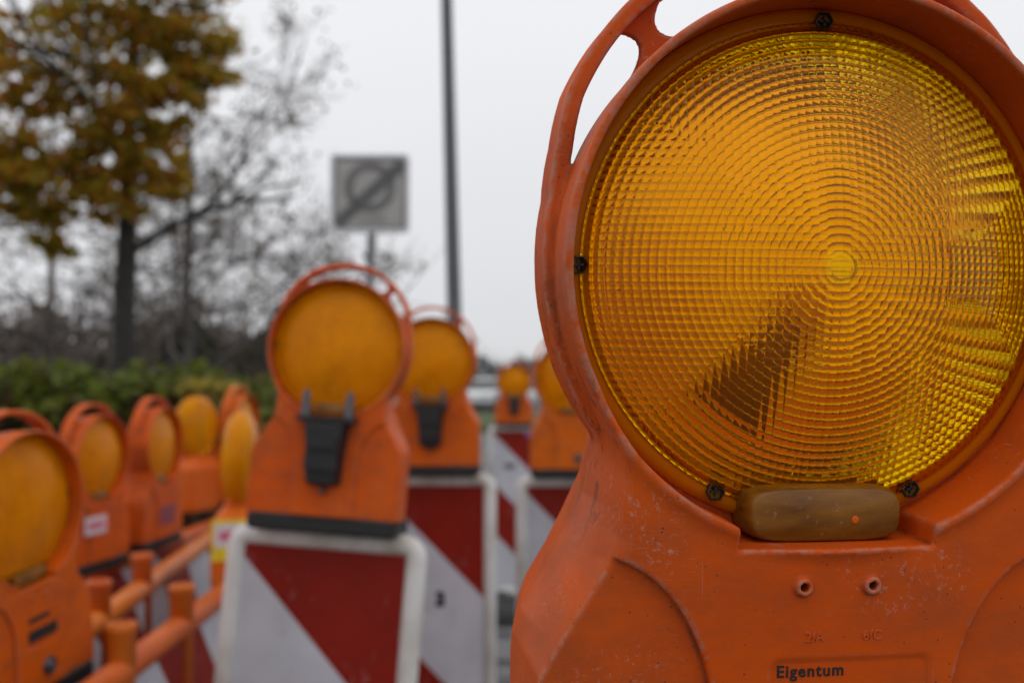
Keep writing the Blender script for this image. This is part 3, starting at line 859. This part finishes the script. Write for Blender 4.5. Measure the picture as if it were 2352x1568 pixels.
def tree(name, label, x, y, h, r, lean, leafmat, leaf_n, leaf_s, seed, clumps=None, limbs=9, depth=3, lo=.3, group=None, spread=.8, L=.30, up=.12):
    rg = np.random.default_rng(seed)
    t = thing(name, label, 'tree', (x, y, 0), (0, 0, 0), group)
    b = MB(); tips = []
    tp = [Vector((lean * f * f * h + rg.normal() * .03 * (f > 0), rg.normal() * .03, h * f)) for f in np.linspace(0, 1, 9)]
    b.tube(tp, [r * (1.35 if f == 0 else 1) * (1 - .85 * f) + .01 for f in np.linspace(0, 1, 9)], 10, False)
    for i in range(limbs):
        f = lo + (1 - lo) * (i + rg.uniform(0, .8)) / limbs
        k = min(7, int(f * 8)); p = tp[k].lerp(tp[k + 1], f * 8 - k)
        a = i * 2.4 + rg.uniform(-.4, .4)
        grow(b, p, (math.cos(a), math.sin(a), .35), r * (1 - .8 * f) * .55, h * L * (1.15 - .6 * f), depth, rg, tips, spread, up)
    b.build('trunk', M['bark' if clumps else 'pale_bark'], t, True)
    if leaf_n:
        if clumps is None:
            T = np.array([q for q, d_ in tips]); pick = rg.integers(0, len(T), leaf_n)
            C = T[pick] + rg.normal(size=(leaf_n, 3)) * leaf_s * 1.2
        else:
            Cs = []
            tot = sum(c[6] for c in clumps)
            for (cx_, cy_, cz_, rx, ry, rz, wgt) in clumps:
                m_ = int(leaf_n * wgt / tot)
                # leaves gather on many small sprays inside the clump
                ns = max(8, m_ // 26)
                sp_ = rg.normal(size=(ns, 3)); sp_ /= np.linalg.norm(sp_, axis=1)[:, None]; sp_ *= rg.uniform(.15, 1, ns)[:, None] ** .5
                k = rg.integers(0, ns, m_)
                Cs.append((sp_[k] + rg.normal(size=(m_, 3)) * .17) * np.array([rx, ry, rz]) + np.array([cx_ - x, cy_ - y, cz_]))
            C = np.concatenate(Cs)
        V, F = leaf_quads(C, leaf_s, rg)
        obj('crown', mesh_np('crown', V, F, False, leafmat), t)
    return t
def clump(px, py, d, rx, rz, wgt, ry=None):
    p = at(px, py, d); k = d / FPX
    return (p.x, p.y, p.z, rx * k, (ry or rx * .9) * k, rz * k, wgt)
tp_ = at(298, 700, 13.0)
maple_clumps = [clump(*c) for c in [
    (250, -40, 12.6, 260, 110, 3.2), (120, 120, 12.2, 150, 110, 1.3), (330, 95, 12.8, 150, 90, 1.6), (455, 95, 13, 95, 90, 1.0),
    (430, 195, 12.6, 120, 50, 1.0), (250, 220, 12.4, 130, 80, 1.5), (60, 230, 12.2, 90, 50, .6), (360, 275, 12.8, 90, 60, .9), (140, 330, 12.3, 110, 60, 1.0),
    (250, 360, 12.6, 110, 70, 1.2), (40, 400, 12.2, 90, 70, .9), (375, 380, 12.7, 70, 60, .8), (130, 430, 12.4, 140, 50, 1.2), (240, 470, 12.5, 80, 50, .8),
    (70, 480, 12.4, 90, 40, .6), (125, 570, 12.3, 45, 35, .4), (500, 190, 13, 60, 22, .3), (-120, 200, 12.5, 160, 260, 2.6), (395, 440, 12.6, 40, 20, .25), (250, -260, 13, 300, 160, 3)]]
tree('maple_tree', 'autumn maple with gold and brown leaves and a dark straight trunk', tp_.x - .06, tp_.y, 9.5, .165, .004, M['maple'], 9800, .125, 11, maple_clumps, limbs=11, depth=2, lo=.28, L=.15)
def bare(label, px, d, h, r, seed, n=900, s=.10, limbs=13, lo=.2, mat='sparse', lean=0, spread=.8, L=.30, depth=4, up=.12):
    p = at(px, 860, d)
    tree('bare_tree', label, p.x, p.y, h, r, lean, M[mat], n, s, seed, None, limbs, depth, lo, 'nearly bare trees behind the hedge', spread, L, up)
bare('nearly bare tree behind the maple reaching toward the grey sign', 430, 22, 9.6, .12, 5, 1900, .12, limbs=16, lo=.12, spread=1.0, L=.26, up=.04)
bare('nearly bare tree standing to the left of the maple trunk', 110, 24, 7.5, .12, 8, 2400, .13, limbs=13, lo=.12, L=.36, up=.04)
bare('thin twiggy tree between the maple trunk and the bare tree', 395, 27, 6.2, .07, 14, 1500, .13, limbs=16, lo=.1, spread=1.1, L=.3, up=.05)
bare('slim bare tree low behind the nearest bracketed lamp', 745, 30, 4.6, .08, 9, 700, .14, limbs=12, lo=.15, L=.4, up=.05)

# hedge: twigs, dead inner leaves, green outer leaves
def hedge(label, x0, x1, y0, y1, h, n_g, n_d, seed, s=.055):
    rg = np.random.default_rng(seed)
    t = thing('hedge', label, 'hedge', ((x0 + x1) / 2, (y0 + y1) / 2, 0)); ox, oy = t.location.x, t.location.y
    top = lambda X: h + .07 * np.sin(X * 2.1 + 1) + .05 * np.sin(X * 5.3) + .03 * np.sin(X * 13)
    X = rg.uniform(x0, x1, n_d); Y = rg.uniform(y0, y1, n_d); Z = rg.uniform(.1, 1, n_d) * (top(X) - .10)
    V, F = leaf_quads(np.stack([X - ox, Y - oy, Z], 1), s, rg); obj('dead_leaves', mesh_np('dead_leaves', V, F, False, M['dead']), t)
    cs = rg.uniform(0, 1, (n_g // 12, 2)); k = rg.integers(0, len(cs), n_g)
    X = x0 + (x1 - x0) * cs[k, 0] + rg.normal(size=n_g) * .065; hz = np.abs(rg.normal(size=n_g)) * .10 + .28 * (rg.uniform(0, 1, len(cs)) ** 2.2)[k]
    Y = y0 + (y1 - y0) * cs[k, 1] + rg.normal(size=n_g) * .1; Z = top(X) - hz + .13 * (rg.uniform(0, 1, len(cs)) ** 2)[k]
    V, F = leaf_quads(np.stack([X - ox, Y - oy, Z], 1), s * 1.15, rg); obj('green_leaves', mesh_np('green_leaves', V, F, False, M['hedge']), t)
    b = MB()
    for i in range(150):
        a, c = rg.uniform(x0, x1) - ox, rg.uniform(y0, y1) - oy
        b.tube([(a, c, 0), (a + rg.normal() * .08, c + rg.normal() * .08, h * .5), (a + rg.normal() * .15, c + rg.normal() * .1, h * .95)], [.012, .008, .003], 4, False)
    b.build('stems', M['bark'], t)
    return t
hedge('green topped hedge with brown lower leaves behind the fences', -5.2, -1.55, 6.2, 7.3, CAM_H - .05, 4600, 10500, 3, .075)
rg = np.random.default_rng(21)
p = at(490, 893, 5.9)
C = np.array(p) + rg.normal(size=(90, 3)).clip(-1.5, 1.5) * np.array([.11, .05, .022]); V, F = leaf_quads(C - np.array(p), .10, rg, .6)
o = obj('yellow_leaf_spray', mesh_np('yellow_leaf_spray', V, F, False, M['yellow_leaf'])); o.location = p
tag(o, 'spray of yellow autumn leaves lying on the hedge top', 'leaves')

# far wood that reads as one mass, and paler trees in the distance
def wood(name, px0, px1, d, h0, h1, n, s, seed, mat='wood', label=None):
    rg = np.random.default_rng(seed)
    a, b_ = at(px0, 870, d), at(px1, 870, d)
    X = rg.uniform(a.x, b_.x, n); prof = h0 + (h1 - h0) * (.5 + .3 * np.sin(X * .9 + seed) + .2 * np.sin(X * 2.3 + 2 * seed) + .15 * np.sin(X * 6.1))
    Z = prof * rg.uniform(0, 1, n) ** .75; Y = d + rg.uniform(0, 6, n)
    V, F = leaf_quads(np.stack([X, Y, Z], 1), s, rg)
    bm_ = MB()
    for i in range(160):
        x = rg.uniform(a.x, b_.x); hh = (h0 + (h1 - h0) * rg.uniform(.4, 1.2)); y = d + rg.uniform(0, 6)
        bm_.tube([(x, y, 0), (x + rg.normal() * .2, y, hh * .6), (x + rg.normal() * .5, y, hh * 1.1)], [.09, .05, .015], 4, False)
    V2 = np.concatenate(bm_.V); F2 = np.array(bm_.F[4]) + len(V)
    o = obj(name, mesh_np(name, np.concatenate([V, V2]), [np.concatenate([F, F2])], False, M[mat]))
    return tag(o, label, 'woodland', None, 'stuff')
wood('far_wood', -260, 720, 46, 2.6, 5.4, 8000, .42, 4, 'wood', 'brown leafless wood along the horizon at the left')
def bush(label, px, d, rx, h, seed):
    rg = np.random.default_rng(seed); p = at(px, 870, d)
    t = thing('evergreen_bush', label, 'bush', (p.x, p.y, 0), group='dark evergreen bushes on the horizon')
    n = 1600; sp_ = rg.normal(size=(n, 3)); sp_ /= np.linalg.norm(sp_, axis=1)[:, None]; sp_ *= rg.uniform(.3, 1, n)[:, None] ** .5
    C = sp_ * np.array([rx, rx, h * .5]) + np.array([0, 0, h * .52]); C[:, 0] *= 1.15 - .5 * C[:, 2] / h
    V, F = leaf_quads(C, .28, rg); obj('crown', mesh_np('crown', V, F, False, M['evergreen']), t)
    MB().tube([(0, 0, 0), (0, 0, h * .5), (0, 0, h * .8)], [.15, .1, .04], 6).build('trunk', M['bark'], t)
bush('dark evergreen bush on the horizon right of the maple trunk', 435, 38, 1.3, 3.8, 31)
bush('dark evergreen bush close to the rim of the nearest bracketed lamp', 610, 42, 1.5, 3.4, 32)
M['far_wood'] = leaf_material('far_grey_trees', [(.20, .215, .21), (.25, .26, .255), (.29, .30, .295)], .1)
wood('distant_trees', 900, 1700, 150, 3.0, 5.2, 2600, 1.1, 6, 'far_wood', 'grey line of far trees behind the parked cars')

# ------------------------------------------------------------------ parked cars far behind the boards
M['glass'] = simple('dark_car_glass', (.03, .035, .04), .1, .2, 3)
M['tyre'] = simple('tyre_rubber', (.02, .02, .02), .8, .2, 20)
M['lampglass'] = simple('headlight_glass', (.6, .62, .65), .15, .1, 10)
def car(label, px, d, yaw, col, seed):
    p = at(px, 900, d)
    m = NM('car_paint'); m.set(Base_Color=col, Roughness=.25, Coat_Weight=.6)
    t = thing('parked_car', label, 'car', (p.x, p.y, .02), (0, 0, R(yaw)), 'cars parked in a row far behind')
    prof = [(-2.15, .45), (-2.15, .80), (-1.95, .92), (-1.05, 1.0), (1.35, 1.02), (2.05, .95), (2.15, .75), (2.15, .40), (1.6, .28), (-1.7, .28)]
    b = MB(); b.loft([[(x, y, z) for x, z in prof] for y in (-.86, -.80, .80, .86)]); b.build('body', m.m, t, bevel=.06)
    cab = MB(); cab.loft([[(x, y, 1.0) for x, y in ((-1.1, -.80), (1.55, -.80), (1.55, .80), (-1.1, .80))], [(x, y, 1.40) for x, y in ((-.35, -.64), (1.05, -.64), (1.05, .64), (-.35, .64))]])
    cab.build('windows', M['glass'], t, bevel=.03)
    rf = MB(); rf.loft([[(x, y, 1.402) for x, y in ((-.38, -.66), (1.08, -.66), (1.08, .66), (-.38, .66))], [(x, y, 1.47) for x, y in ((-.2, -.58), (.9, -.58), (.9, .58), (-.2, .58))]]); rf.build('roof', m.m, t, bevel=.02)
    for x in (-1.35, 1.35):
        for y in (-.87, .87):
            q = MB().lathe([(.31, -.10), (.31, .10), (.2, .11), (.05, .09)], 20, 'y', (x, y, .31)).build('wheel', M['tyre'], t, True)
    for y in (-.6, .6):
        MB().box(-2.19, -2.12, y - .16, y + .16, .68, .80, .02).build('headlight', M['lampglass'], t)
for i, (lab, px, d, yw, col) in enumerate([
    ('pale silver car parked far off just right of the second bracketed lamp', 1072, 47, 80, (.42, .44, .46)),
    ('white car parked far off left of the farthest lamp', 1118, 44, 75, (.72, .73, .74)),
    ('dark blue grey car parked far off behind the farthest lamp', 1165, 50, 85, (.06, .075, .10)),
    ('light grey car parked far off between the farthest lamp and the half hidden lamp', 1232, 43, 80, (.50, .51, .53))]):
    car(lab, px, d, yw, col, i)
# a loose dusty foot plate pair standing in the gap between the boards
e = at(1150, 1500, 4.7)
make_foot('dusty grey foot plate lying in front of the farthest board', e.x, e.y + .1, R(4), 'foot_dusty')
